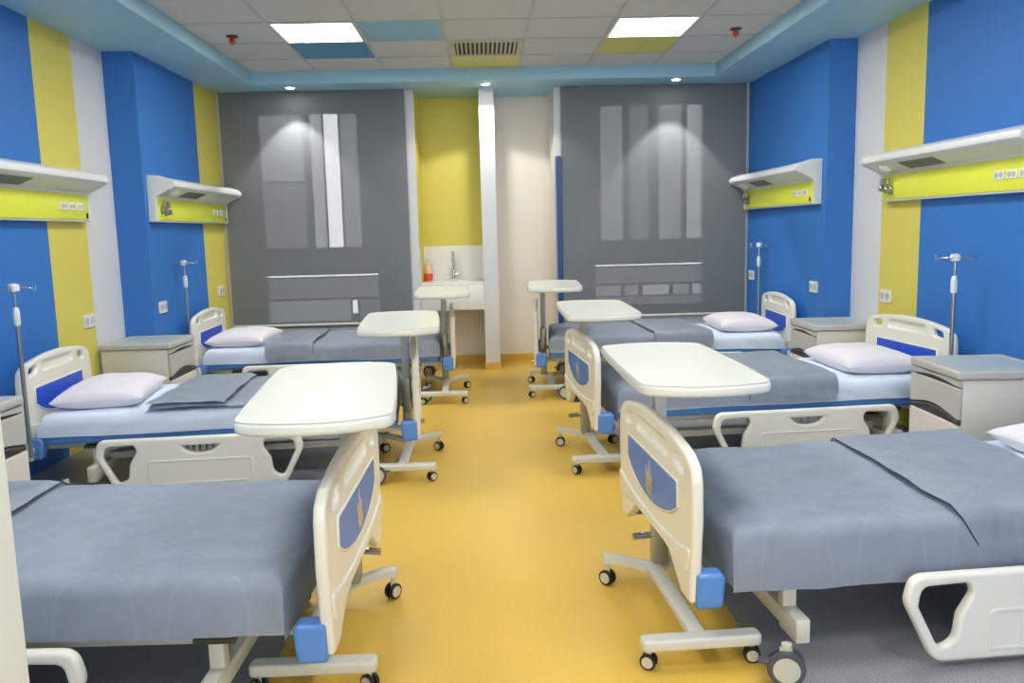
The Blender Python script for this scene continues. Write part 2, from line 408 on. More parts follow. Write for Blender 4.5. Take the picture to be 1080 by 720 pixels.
bm = bmesh.new(); lathe(bm, [(.042, 0), (.044, .01), (.042, .075)]); bm_obj('liquid', bm, M['soap'], t)
bm = bmesh.new(); lathe(bm, [(.0405, .0755), (.038, .14), (.03, .16), (.016, .168)]); bm_obj('body', bm, M['bottle'], t)
bm = bmesh.new(); lathe(bm, [(.018, .168), (.018, .185), (.006, .188), (.006, .21), (.02, .212), (.02, .222)]); bm_obj('pump', bm, M['cap'], t)

# ------------------------------------------------------------------ castors
def wheel_mesh(bm, r, w, c=(0, 0, 0)):                # twin tyre about local Y
    for s in (-1, 1):
        y = s * w * .32
        lathe(bm, [(r * .72, y - w * .17), (r * .95, y - w * .16), (r, y), (r * .95, y + w * .16), (r * .72, y + w * .17)], c, 'Y', 28)
def castor(parent, x, y, r, w, rz, tyre, hubm, name='castor', brake=False, top=None):
    bm = bmesh.new(); top = top or 2 * r + .02
    box(bm, -r * .35, r * .3, -w * .13, w * .13, r * .7, top, .003)
    tube(bm, [(0, 0, r * 1.5), (0, 0, top + .012)], r * .28)
    k = bm_obj(name, bm, hubm, parent, (x, y, 0), (0, 0, rz))
    bm = bmesh.new(); wheel_mesh(bm, r, w, (0, 0, r)); bm_obj('tyre', bm, tyre, k)
    bm = bmesh.new()
    for s in (-1, 1): lathe(bm, [(r * .70, s * w * .44 - .004), (r * .66, s * w * .48 + .001), (.2 * r, s * w * .49 + .0015)][::s], (0, 0, r), 'Y', 24)
    tube(bm, [(0, -w * .46, r), (0, w * .46, r)], r * .2)
    bm_obj('wheel_hub', bm, hubm, k)
    if brake:
        bm = bmesh.new(); box(bm, -r * 1.45, -r * .5, -w * .3, w * .3, r * 1.15, r * 1.32, .005); bm_obj('brake_pedal', bm, tyre, k)
    return k

# ------------------------------------------------------------------ hospital bed
def arch(hw, z0, z1, n=24, flip=False):
    return [(hw - 2 * hw * k / n, z0 + (z1 - z0) * (1 - (1 - 2 * k / n) ** 2)) for k in range(n + 1)]

def panel_out(zc, ze):            # zc: crest of the arch, ze: height of the shoulders
    top = [(.40 - .80 * k / 12, ze + (zc - ze) * (1 - (1 - k / 6) ** 2)) for k in range(13)]
    return rpoly([(-.20, .305), (.20, .305), (.355, .205), (.445, .205), (.466, .40), (.475, .47), (.470, .60), (.455, ze - .03)] + top +
                 [(-.455, ze - .03), (-.470, .60), (-.475, .47), (-.466, .40), (-.445, .205), (-.355, .205)], [.05, .05, .02, .015, .05, .05, .05, .045] + [.03] * 13 + [.045, .05, .05, .05, .015, .02])
FOOT_OUT, HEAD_OUT = panel_out(.712, .672), panel_out(.728, .692)
def hand(dz): return [rpoly([(s * .375, .595 + dz), (s * .275, .612 + dz), (s * .27, .650 + dz), (s * .365, .638 + dz)][::s], .02) for s in (1, -1)]
def groove(dz): return rpoly([(-.205, .610 + dz), (.205, .610 + dz), (.19, .658 + dz), (-.19, .658 + dz)], .02)
INSERT = rpoly([(-.32, .475)] + [(-.32 + .64 * k / 10, .475 - .080 * math.sin(math.pi * k / 10) ** .7) for k in range(1, 10)] + [(.32, .475), (.315, .555), (-.315, .555)], [.01] * 13)

def sheet_mesh(x0, x1, hw, z0, z1, rnd=.05):
    bm = bmesh.new(); nx, ny = 70, 46; g = []
    for i in range(nx + 1):
        row = []
        for j in range(ny + 1):
            u = i / nx; v = j / ny * 2 - 1
            x = x0 + (x1 - x0) * u
            P = (hw + (z1 - z0)); s = v * P; a = abs(s); sg = 1 if s >= 0 else -1
            flat = hw - rnd; arc = rnd * math.pi / 2
            if a < flat: y, z = s, z1
            elif a < flat + arc:
                th = (a - flat) / rnd; y, z = sg * (flat + rnd * math.sin(th)), z1 - rnd + rnd * math.cos(th)
            else: y, z = sg * hw, z1 - rnd - (a - flat - arc) * (z1 - z0 - rnd) / max(1e-6, P - flat - arc)
            e = min(u, 1 - u) * (x1 - x0)
            if e < rnd: z -= (rnd - math.sqrt(max(0, rnd ** 2 - (rnd - e) ** 2))) * (z - z0) / (z1 - z0) * .9; 
            side = max(0, min(1, (a - flat) / .08))
            wob = noise.noise(Vector((x * 9 + z * 16, y * 3, 3.1))) * .016 * side
            z += noise.noise(Vector((x * 4, y * 5, 1.7))) * .004 * (1 - side)
            if a > flat + arc: z += noise.noise(Vector((x * 2.2, sg * 3.3, 9))) * .010 * ((a - flat - arc) / max(.02, P - flat - arc))
            row.append(bm.verts.new((x, y + sg * (wob * .6 - .004 * side), z)))
        g.append(row)
    for i in range(nx):
        for j in range(ny): bm.faces.new((g[i][j], g[i + 1][j], g[i + 1][j + 1], g[i][j + 1]))
    for i in (0, nx):
        f = [g[i][j] for j in range(ny + 1)]; bm.faces.new(f if i else f[::-1])
    return bm

MX0, MX1, MHW, MZ0, MZ1 = .112, 2.01, .45, .265, .425     # mattress

def end_panel(t, x, face, ins, head=False):
    dz = .030 if head else 0
    p = link('headboard' if head else 'footboard', outline(HEAD_OUT if head else FOOT_OUT, hand(dz) + [groove(dz)], .036, .012, 'YZ', 3), M['plastic'], t, (x, 0, 0))
    back = outline(rpoly(rect(-.41, .41, .58, .665), .03) if not head else rpoly(rect(-.23, .23, .62, .70), .02), [], .010, .002, 'YZ')
    link('grip_recess', back, M['plastic'], p, (-.004 * face, 0, 0))
    link('insert', outline(INSERT, [], .006, .002, 'YZ'), ins, p, (face * .0185, 0, 0))
    rim = outline(rpoly([(q[0] * 1.045, (q[1] - .47) * 1.10 + .47) for q in INSERT], 0), [INSERT], .008, .003, 'YZ')
    link('insert_rim', rim, M['plastic'], p, (face * .0185, 0, 0))
    sk = rpoly([(-.20, .312), (.20, .312), (.34, .292), (.425, .292), (.458, .39)] + [(.458 - .916 * k / 12, .39 - .045 * math.sin(math.pi * k / 12) ** .6) for k in range(1, 12)] + [(-.458, .39), (-.425, .292), (-.34, .292)], [.04, .04, .04, .03, .02] + [0] * 11 + [.02, .03, .04])
    link('lower_skirt', outline(sk, [], .014, .006, 'YZ'), M['plastic'], p, (face * .019, 0, 0))
    if not head:
        em = bmesh.new()
        for k, (a, ln) in enumerate(((0, .125), (26, .105), (-24, .09), (50, .05), (-48, .055))):
            q = [(0, 0), (.016, ln * .35), (.009, ln * .75), (0, ln), (-.009, ln * .75), (-.016, ln * .35)]
            vs = []
            for xx in (0, .003):
                vs.append([em.verts.new((face * xx, math.cos(R(a)) * u + math.sin(R(a)) * v, -math.sin(R(a)) * u + math.cos(R(a)) * v)) for u, v in q])
            em.faces.new(vs[1]); em.faces.new(vs[0][::-1])
            for z in range(6): em.faces.new((vs[0][z], vs[0][(z + 1) % 6], vs[1][(z + 1) % 6], vs[1][z]))
        bmesh.ops.recalc_face_normals(em, faces=em.faces)
        bm_obj('emblem', em, M['emblem'], p, (face * .0215, 0, .415))
    for s in (-1, 1):
        cp = outline(rpoly([(.0, .192), (.078, .192), (.086, .212), (.092, .29), (.08, .305), (.0, .305)], .010), [], .066, .012, 'XZ', 3)
        o = link('corner_bumper', cp, M['bumper'], t, (x, s * .432, 0))
        if head: o.rotation_euler = (0, 0, math.pi)
    return p

RAIL_OUT = rpoly([(.10, 0), (.98, 0), (1.08, .20), (1.06, .285), (.02, .285), (0, .20)], [.07, .07, .06, .08, .08, .06], 8)
def _hole(s): 
    pts = [(.045, .185), (.055, .245), (.205, .25), (.215, .215), (.175, .15), (.165, .07), (.115, .045)]
    return rpoly([(p[0] if s else 1.08 - p[0], p[1]) for p in (pts if s else pts[::-1])], [.03, .03, .02, .03, .05, .04, .04])
RAIL_SLOT = rpoly([(.44, .238)] + [(.44 + .20 * k / 8, .238 - .042 * math.sin(math.pi * k / 8) ** .6) for k in range(1, 8)] + [(.64, .238)], 0)

def make_bed(label):
    t = thing('hospital_bed', label, 'bed', (0, 0, 0), 0, 'hospital beds in two rows')
    end_panel(t, 0, -1, M['insert']); end_panel(t, 2.075, -1, M['inseth'], True)
    # undercarriage: H shaped base on four castors, posts up to the platform
    bm = bmesh.new()
    for x in (.33, 1.74): box(bm, x - .025, x + .025, -.47, .47, .085, .142, .006)
    for y in (-.2, .2): box(bm, .33, 1.74, y - .02, y + .02, .135, .175, .005)
    bm_obj('base_frame', bm, M['metal'], t)
    for x in (.33, 1.74):
        for s in (-1, 1):
            bm = bmesh.new(); box(bm, x - .022, x + .022, s * .37 - .022, s * .37 + .022, .12, .232, .004)
            box(bm, x - .024, x + .024, min(s * .36, s * .49), max(s * .36, s * .49), .07, .15, .008)
            k = bm_obj('leg', bm, M['metal'], t)
            bm = bmesh.new(); box(bm, x - .06, x + .06, s * .37 - .035, s * .37 + .035, .228, .244, .003); bm_obj('leg_plate', bm, M['dplate'], k)
            castor(t, x - .095 * (1 if x < 1 else -1), s * .58, .056, .058, R(20 * s + (180 if x > 1 else 0)), M['dgrey'], M['hub'], brake=True, top=.115)
    bm = bmesh.new()
    for s in (-1, 1): box(bm, .04, 2.05, s * .34 - .018, s * .34 + .018, .225, .258, .005)
    for x in (.06, .55, 1.05, 1.55, 2.03): box(bm, x - .02, x + .02, -.36, .36, .232, .258, .004)
    bm_obj('platform_frame', bm, M['metal'], t)
    bm = bmesh.new(); box(bm, MX0, MX1, -MHW + .018, MHW - .018, MZ0, MZ0 + .12, .012, 3)
    mt = bm_obj('mattress', bm, M['board'], t)
    bm_obj('fitted_sheet', sheet_mesh(MX0 + .003, MX1 + .002, MHW, MZ0 + .042, MZ1), M['sheet'], mt)
    for s in (-1, 1):
        rl = link('side_rail', outline(RAIL_OUT, [_hole(True), _hole(False), RAIL_SLOT], .036, .014, 'XZ', 3), M['plastic'], t, (.61, s * .555, .02))
        link('rail_panel', outline(rpoly(rect(.27, .81, .03, .165), .025), [rpoly(rect(.282, .798, .042, .153), .02)], .006, .0025, 'XZ'), M['plastic'], rl, (0, s * .019, 0))
        bm = bmesh.new()
        for k in range(6): box(bm, .45 + k * .033, .472 + k * .033, -.003, .003, .192, .240, .001)
        bm_obj('slot_lattice', bm, M['steel'], rl, (0, -.006 * s, 0))
        for x in (.9, 1.38):
            bm = bmesh.new(); box(bm, x - .02, x + .02, min(s * .37, s * .54), max(s * .37, s * .54), .20, .235, .004); bm_obj('rail_bracket', bm, M['steel'], t)
    # crank handle stub under the foot and drip pole socket at the head
    for s in (-1, 1):
        bm = bmesh.new(); lathe(bm, [(.016, .20), (.018, .205), (.018, .29), (.016, .295)], (2.035, s * .50, 0)); box(bm, 2.02, 2.05, s * .42 - .03, s * .42 + .07 * 0 + .03, .24, .262, .003)
        box(bm, 2.024, 2.046, min(s * .42, s * .49), max(s * .42, s * .49), .24, .262, .003); bm_obj('pole_socket', bm, M['metal'], t)
    return t

UP = ('footboard', 'headboard', 'corner_bumper', 'platform_frame', 'mattress', 'side_rail', 'rail_bracket', 'pole_socket', 'leg_plate')
def raise_bed(t, dz):
    for ch in t.children:
        n = ch.name.split('.')[0]
        if n in UP: ch.location.z += dz
        elif n == 'leg':
            ch.scale.z = 1 + dz / .232 * 1.0; ch.location.z -= dz / .232 * .0

beds = {   # foot centre x, y, angle, raise, label
    'R0': (.590, 2.85, R(4), 0, 'hospital bed nearest on the right, blue insert footboard towards the aisle'),
    'R2': (.565, 4.88, R(4.5), .045, 'middle hospital bed on the right, a white pillow and half drawn grey blanket'),
    'R1': (.437, 7.14, R(-4), .05, 'farthest hospital bed on the right, below the right grey blind'),
    'L0': (-.45, 2.62, R(178.5), 0, 'hospital bed nearest on the left, head end out of view'),
    'L2': (-.435, 5.0, R(184.5), .015, 'middle hospital bed on the left, its near side rail lowered'),
    'L1': (-.29, 7.19, R(182), .035, 'farthest hospital bed on the left, below the left grey blind'),
}
B = {}
proto = make_bed('x')
for i, (k, (x, y, a, dz, lb)) in enumerate(beds.items()):
    b = proto if i == 0 else copy_tree(proto, (x, y, 0), a, lb)
    b.location = (x, y, 0); b.rotation_euler = (0, 0, a); b['label'] = lb; B[k] = b
for k in ('R1', 'L1', 'R2', 'L2'): raise_bed(B[k], beds[k][3])

def on_bed(k, lx, ly, lz=0):
    x, y, a, dz, _ = beds[k]
    return (x + lx * math.cos(a) - ly * math.sin(a), y + lx * math.sin(a) + ly * math.cos(a), lz + dz)

# ------------------------------------------------------------------ blankets
def drape(x0, x1f, x1n, near, dn, df, zt, seed, foot=.0, amp=.011, thick=.012, nx=70, ny=60):
    """cloth lying on the mattress: near = -1/+1 is the local side facing the viewer, dn/df the lengths hanging on near and far side"""
    bm = bmesh.new(); g = []; hw = MHW + .020; rnd = .05
    sp = math.pi / 2 * rnd - rnd
    for i in range(nx + 1):
        row = []
        for j in range(ny + 1):
            v = j / ny; b = -(hw + dn) + (2 * hw + dn + df) * v         # -: near side
            e1 = x1n + (x1f - x1n) * max(0, min(1, (b + hw) / (2 * hw)))
            e1 += .012 * noise.noise(Vector((v * 5, seed, 2)))
            xs = x0 - foot; x = xs + (e1 - xs) * i / nx
            ab = abs(b); sg = -1 if b < 0 else 1; flat = hw - rnd
            if ab <= flat: y, z = b, 0.
            else:
                th = min((ab - flat) / rnd, math.pi / 2)
                y = sg * (flat + rnd * math.sin(th)); z = -rnd + rnd * math.cos(th)
                ex = ab - flat - rnd * math.pi / 2
                if ex > 0: z -= ex; y += sg * (.012 * math.sin(min(1, ex / .12) * 1.5) + .010 * min(1, ex / .08) * noise.noise(Vector((x * 5, sg, seed))))
            if x < x0 + rnd:
                e = x0 + rnd - x
                th = min(e / rnd, math.pi / 2); drop = rnd - rnd * math.cos(th) + max(0, e - rnd * math.pi / 2)
                z = min(z, -drop) if ab > flat else z - drop
                x = x0 + rnd - rnd * math.sin(th)
            n1 = noise.noise(Vector((x * 3.2, y * 4.1, seed))) * amp + noise.noise(Vector((x * 9, y * 8, seed + 5))) * amp * .45 + abs(noise.noise(Vector((x * 6 + y * 3, y * 7 - x * 2, seed + 9)))) * amp * .5
            z += n1 + amp * .8
            row.append(bm.verts.new((x, near * -y, zt + z)))
        g.append(row)
    for i in range(nx):
        for j in range(ny):
            f = (g[i][j], g[i + 1][j], g[i + 1][j + 1], g[i][j + 1]); bm.faces.new(f if near < 0 else f[::-1])
    ret = [[tuple(v.co) for v in r] for r in g]
    r = bmesh.ops.solidify(bm, geom=bm.faces[:], thickness=thick)
    bmesh.ops.recalc_face_normals(bm, faces=bm.faces)
    return bm, ret

def blanket(k, e_far, e_near, f_far, f_near, dn, df, label, foot=.165, slant=.0):
    near = -1 if k[0] == 'R' else 1
    x, y, a, dz, _ = beds[k]
    sd = sum(map(ord, k)) * .37
    t = thing('blanket', label, 'blanket', (x, y, dz), a, 'grey blankets on the beds')
    bm, _g = drape(MX0 - .004, e_far, e_near, near, dn, df, MZ1 + .014, sd, foot)
    bm_obj('cover', bm, M['blanket'], t, ang=60)
    # folded-back top layer
    bm = bmesh.new(); hw = MHW + .02
    bm, g = drape(0, e_far + .012, e_near + .012, near, dn * .93, df * .8, MZ1 + .032, sd + 3, 0, .008, .012)
    bm.free(); bm = bmesh.new(); gg = []
    ny = len(g[0]) - 1; nxx = 40
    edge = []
    import bisect
    for i in range(nxx + 1):
        row = []
        for j in range(ny + 1):
            col = [g[q][j] for q in range(len(g))]
            vv = j / ny
            fx = f_near + (f_far - f_near) * vv + .015 * noise.noise(Vector((vv * 4, sd, 7))) + slant * max(0, (.16 - vv) / .16)
            ex = col[-1][0]; xx = fx + (ex - fx) * i / nxx
            q = max(1, min(len(col) - 1, bisect.bisect([c[0] for c in col], xx)))
            c0, c1 = Vector(col[q - 1]), Vector(col[q]); tt = (xx - c0.x) / max(1e-6, c1.x - c0.x)
            p = c0.lerp(c1, max(0, min(1, tt)))
            lift = .010 * math.sin(min(1, i / 6) * math.pi / 2)
            p.z += lift
            row.append(bm.verts.new(p))
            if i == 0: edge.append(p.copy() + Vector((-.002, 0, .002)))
        gg.append(row)
    for i in range(nxx):
        for j in range(ny):
            f = (gg[i][j], gg[i + 1][j], gg[i + 1][j + 1], gg[i][j + 1]); bm.faces.new(f if near < 0 else f[::-1])
    bmesh.ops.solidify(bm, geom=bm.faces[:], thickness=.016)
    bmesh.ops.recalc_face_normals(bm, faces=bm.faces)
    fo = bm_obj('folded_top', bm, M['blanket'], t, ang=60)
    bm = bmesh.new(); tube(bm, edge, .0022, 6); bm_obj('fold_shade', bm, M['fold_shade'], fo)  # thin dark tube drawing the shadow line along the blanket fold
    return t
blanket('R0', 1.42, 1.36, .90, .82, .18, .05, 'grey blanket on the nearest right bed, hanging over its near side', slant=.13)
blanket('R2', 1.38, 1.36, .98, .86, .10, .05, 'grey blanket on the middle right bed, top corner hanging over')
blanket('R1', 1.27, 1.42, .85, .98, .09, .05, 'dark grey blanket on the farthest right bed')
blanket('L0', 1.52, 1.48, 1.18, 1.14, .14, .05, 'grey blanket on the nearest left bed, spread towards its foot', slant=.08)
blanket('L2', 1.38, 1.44, 1.02, 1.04, -.02, .03, 'grey blanket folded over on the middle left bed, sheet bare below')
blanket('L1', 1.42, 1.50, 1.12, 1.14, .11, .05, 'dark grey blanket on the farthest left bed')

# ------------------------------------------------------------------ pillows
def pillow_mesh(lx, ly, h, seed):
    bm = bmesh.new(); n = 36; top = []; bot = []
    for i in range(n + 1):
        a, b = [], []
        for j in range(n + 1):
            u, v = i / n * 2 - 1, j / n * 2 - 1
            pin = 1 - .07 * (1 - abs(u) ** 2) * abs(v) ** 4; pin2 = 1 - .07 * (1 - abs(v) ** 2) * abs(u) ** 4
            x, y = u * lx * pin2, v * ly * pin
            th = (max(0, 1 - abs(u) ** 2.6) * max(0, 1 - abs(v) ** 2.8)) ** .45
            nz = noise.noise(Vector((u * 2, v * 2.2, seed))) * .10 + noise.noise(Vector((u * 5, v * 5, seed))) * .04
            a.append((x, y, h * .42 + h * .58 * th * (1 + nz)))
            b.append((x, y, h * .42 - h * .42 * min(1, th * 1.5)))
        top.append(a); bot.append(b)
    tv = [[bm.verts.new(p) for p in r] for r in top]; bv = [[bm.verts.new((p[0], p[1], p[2] - .003)) for p in r] for r in bot]
    for i in range(n):
        for j in range(n):
            bm.faces.new((tv[i][j], tv[i + 1][j], tv[i + 1][j + 1], tv[i][j + 1])); bm.faces.new((bv[i][j], bv[i][j + 1], bv[i + 1][j + 1], bv[i + 1][j]))
    rim = [(i, 0) for i in range(n)] + [(n, j) for j in range(n)] + [(i, n) for i in range(n, 0, -1)] + [(0, j) for j in range(n, 0, -1)]
    for (a, b), (c, d) in zip(rim, rim[1:] + rim[:1]): bm.faces.new((tv[a][b], bv[a][b], bv[c][d], tv[c][d]))
    bmesh.ops.recalc_face_normals(bm, faces=bm.faces)
    return bm
def pillow(k, lx, ly, rz, label, seed):
    bm = pillow_mesh(.235, .34, .125, seed)
    o = bm_obj('pillow', bm, M['pillow'], None, on_bed(k, lx, ly, MZ1 + .004), (0, 0, beds[k][2] + R(rz)), ang=60)
    tag(o, label, 'pillow', 'white pillows at the bed heads')
pillow('R2', 1.76, -.02, -4, 'plump white pillow on the middle right bed', 1)
pillow('R0', 1.755, .02, 2, 'white pillow cut by the right photo edge, on the nearest right bed', 6)
pillow('R1', 1.74, .0, 3, 'white pillow on the farthest right bed', 2)
pillow('L2', 1.76, .03, 5, 'white pillow on the middle left bed', 3)
pillow('L1', 1.76, .05, -3, 'white pillow on the farthest left bed', 4)

# ------------------------------------------------------------------ overbed tables
def make_table(tx, ty, tr, tz, cx, cy, side):
    """local frame: base centre on the floor; the tabletop offset (tx,ty), turned by tr, at height tz; the column at (cx,cy)"""
    t = thing('overbed_table', 'x', 'table', (0, 0, 0), 0, 'ivory overbed tables along the aisle')
    bow = [-.095, -.05, 0, .05, .095]
    o = [(-.213, -.462)] + [(u, -.462 - .048 * (1 - (u / .213) ** 2)) for u in bow] + [(.213, -.462), (.220, -.2), (.220, .2), (.213, .462)] + \
        [(u, .462 + .048 * (1 - (u / .213) ** 2)) for u in bow[::-1]] + [(-.213, .462), (-.220, .2), (-.220, -.2)]
    o = rpoly(o, [.075] + [.1] * 5 + [.075, .2, .2, .075] + [.1] * 5 + [.075, .2, .2], 8)
    tp = link('tabletop', outline(o, [], .036, .013, 'XY', 4), M['top'], t, (tx, ty, tz - .018), (0, 0, tr))
    rim = outline([(p[0] * .985, p[1] * .993) for p in o], [[(p[0] * .955, p[1] * .98) for p in o]], .003, .0012, 'XY', 1)
    link('raised_edge', rim, M['top'], tp, (0, 0, .0185))
    bm = bmesh.new(); box(bm, cx - .028, cx + .028, cy - .036, cy + .036, .085, tz * .55, .008)
    c = bm_obj('column', bm, M['colm'], t)
    bm = bmesh.new(); box(bm, cx - .022, cx + .022, cy - .029, cy + .029, tz * .5, tz - .03, .006); bm_obj('inner_column', bm, M['pale'], c)
    bm = bmesh.new(); box(bm, min(cx, tx) - .05, max(cx, tx) + .05, ty - .30, cy + .05, tz - .052, tz - .035, .004); bm_obj('top_bracket', bm, M['pale'], t)
    bm = bmesh.new(); tube(bm, [(cx, cy, .20), (cx + side * .05, cy - .005, .203), (cx + side * .105, cy - .01, .20)], [.010, .013, .014]); bm_obj('release_lever', bm, M['chrome'], c)
    # base: straight front foot, spar and gull-wing rear foot
    link('front_foot', outline(rpoly(rect(-.19, .19, -.03, .03), .022), [], .038, .010, 'XY', 3), M['pale'], t, (0, -.315, .082))
    bm = bmesh.new(); box(bm, -.026, .026, -.30, cy, .064, .096, .006); bm_obj('spar', bm, M['pale'], t)
    bm = bmesh.new()
    sec = []
    for k in range(17):
        u = -1 + k / 8; x = u * .185; z = .078 + .026 * (1 - math.cos(min(1, abs(u) / .85) * math.pi)) / 2; y = cy + .035 * abs(u) ** 1.5; w = .028 - .006 * abs(u)
        sec.append([bm.verts.new((x, y + a, z + b)) for a, b in ((-w, -.014), (w, -.014), (w, .010), (w * .6, .017), (-w * .6, .017), (-w, .010))])
    for a, b in zip(sec, sec[1:]):
        for q in range(6): bm.faces.new((a[q], b[q], b[(q + 1) % 6], a[(q + 1) % 6]))
    bm.faces.new(sec[0]); bm.faces.new(sec[-1][::-1]); bmesh.ops.recalc_face_normals(bm, faces=bm.faces)
    bm_obj('rear_foot', bm, M['pale'], t, ang=50)
    for sx in (-1, 1):
        castor(t, sx * .165, -.315, .026, .034, R(random.uniform(-60, 60)), M['black'], M['hub'], top=.056)
        castor(t, sx * .168, cy + .03, .030, .036, R(random.uniform(-60, 60)), M['black'], M['hub'], top=.072)
    return t

def table(base, top, z, tr, col, label, rz=0):
    ca, sa = math.cos(-rz), math.sin(-rz)
    def loc(p): dx, dy = p[0] - base[0], p[1] - base[1]; return dx * ca - dy * sa, dx * sa + dy * ca
    tx, ty = loc(top); cx, cy = loc(col)
    t = make_table(tx, ty, tr - rz, z, cx, cy, -1 if base[0] > 0 else 1); t.location = (base[0], base[1], 0); t.rotation_euler = (0, 0, rz); t['label'] = label
table((.625, 2.73), (.700, 3.03), .863, .005, (.637, 3.01), 'ivory overbed table between the nearest and middle beds on the right', R(3))
table((.635, 4.81), (.678, 5.058), .88, -.018, (.608, 5.08), 'ivory overbed table at the foot of the middle right bed', R(3))
table((.545, 6.96), (.573, 6.864), .91, -.053, (.507, 7.27), 'ivory overbed table at the foot of the farthest right bed', R(-3))
table((-.545, 2.67), (-.512, 2.635), .876, .098, (-.515, 2.95), 'ivory overbed table at the foot of the nearest left bed', R(0))
table((-.485, 4.77), (-.484, 4.73), .87, .063, (-.500, 5.06), 'ivory overbed table at the foot of the middle left bed', R(0))
table((-.345, 6.82), (-.342, 6.793), .89, .033, (-.360, 7.13), 'ivory overbed table in front of the sink niche', R(0))

# ------------------------------------------------------------------ bedside cabinets
def make_cabinet(label):
    t = thing('bedside_cabinet', label, 'cabinet', (0, 0, 0), 0, 'grey bedside cabinets')
    D, Wd = .46, .25
    bm = bmesh.new(); box(bm, -D, -.012, -Wd + .008, Wd - .008, .04, .605, .004); bm_obj('body', bm, M['cabw'], t)
    bm = bmesh.new(); box(bm, -.03, -.008, -Wd + .02, Wd - .02, .05, .60, .002); bm_obj('handle_recess', bm, M['cabdark'], t)
    tp = link('top', outline(rpoly(rect(-D - .005, .015, -Wd - .005, Wd + .005), .02), [rpoly(rect(-D + .03, -.04, -Wd + .035, Wd - .035), .02)], .042, .010, 'XY', 3), M['cabg'], t, (0, 0, .628))
    link('tray', outline(rpoly(rect(-D + .028, -.038, -Wd + .033, Wd - .033), .02), [], .034, .002, 'XY'), M['cabtop'], tp, (0, 0, .0))
    w = Wd - .006
    link('pull_out_tray', outline(rpoly([(-w, .572)] + [(-w + 2 * w * k / 12, .572 + .016 * math.sin(math.pi * k / 12) ** 1.5) for k in range(1, 12)] + [(w, .572), (w, .604), (-w, .604)], 0), [], .018, .003, 'YZ'), M['cabg'], t, (-.002, 0, 0))
    link('drawer', outline([(-w, .415)] + [(-w + 2 * w * k / 12, .415 + .034 * math.sin(math.pi * k / 12) ** 1.3) for k in range(1, 12)] + [(w, .415), (w, .566), (-w, .566)], [], .020, .004, 'YZ'), M['cabg'], t, (0, 0, 0))
    bm = bmesh.new(); sec = []
    for k in range(17):
        u = -1 + k / 8; z = .402 + .030 * math.sin(math.pi * k / 16) ** 1.3
        sec.append([bm.verts.new((xx, u * w * .98, z + zz)) for xx, zz in ((-.012, -.012), (.004, -.014), (.008, 0), (.002, .010), (-.012, .010))])
    for a, b in zip(sec, sec[1:]):
        for q in range(5): bm.faces.new((a[q], b[q], b[(q + 1) % 5], a[(q + 1) % 5]))
    bm.faces.new(sec[0]); bm.faces.new(sec[-1][::-1]); bmesh.ops.recalc_face_normals(bm, faces=bm.faces)
    bm_obj('handle_lip', bm, M['cabdark'], t)
    link('door', outline(rect(-w, w, .05, .384), [], .020, .004, 'YZ'), M['cabd'], t, (0, 0, 0))
    for x in (-D + .05, -.06):
        for y in (-Wd + .05, Wd - .05): castor(t, x, y, .017, .02, R(random.uniform(0, 180)), M['black'], M['hub'], top=.036)
    return t
cab = make_cabinet('grey bedside cabinet between the nearest and middle right beds')
cab.location = (2.247, 4.02, 0); cab.rotation_euler = (0, 0, R(177))
copy_tree(cab, (2.31, 5.92, 0), R(178), 'grey bedside cabinet against the right white wall stripe, by the farthest right bed')
copy_tree(cab, (-2.185, 5.96, 0), R(0), 'grey bedside cabinet against the left white wall stripe, by the farthest left bed')
copy_tree(cab, (-2.195, 3.655, 0), R(0), 'grey bedside cabinet cut by the left photo edge, by the middle left bed')

# ------------------------------------------------------------------ drip poles
def make_pole(label):
    t = thing('drip_pole', label, 'drip stand', (0, 0, 0), 0, 'steel drip poles at the bed heads')
    bm = bmesh.new(); tube(bm, [(0, 0, .0), (0, 0, .74)], .0115); bm_obj('pole', bm, M['steel'], t)
    bm = bmesh.new(); tube(bm, [(0, 0, .72), (0, 0, .90)], .0075); bm_obj('upper_rod', bm, M['chrome'], t)
    bm = bmesh.new(); lathe(bm, [(.013, .70), (.017, .71), (.017, .77), (.013, .79), (.009, .795)]); bm_obj('collar', bm, M['sock'], t)
    bm = bmesh.new(); lathe(bm, [(.012, .875), (.026, .88), (.028, .90), (.022, .915), (.006, .918)]); bm_obj('crown', bm, M['sock'], t)
    for k in range(4):
        a = R(90 * k + 20); c, s = math.cos(a), math.sin(a)
        bm = bmesh.new(); tube(bm, [(c * r, s * r, z) for r, z in ((.015, .897), (.06, .893), (.085, .888), (.095, .878), (.1, .888), (.101, .91))], .004, 8); bm_obj('hook', bm, M['chrome'], t)
    return t
pole = make_pole('steel drip pole standing at the head of the middle left bed')
pole.location = (-2.415, 4.335, .235)
copy_tree(pole, (2.60, 4.505, .255), .4, 'steel drip pole behind the bedside cabinet, at the middle right bed')
copy_tree(pole, (-2.385, 6.70, .27), .2, 'steel drip pole at the head of the farthest left bed')
copy_tree(pole, (2.505, 7.50, .275), .1, 'steel drip pole at the head of the farthest right bed')

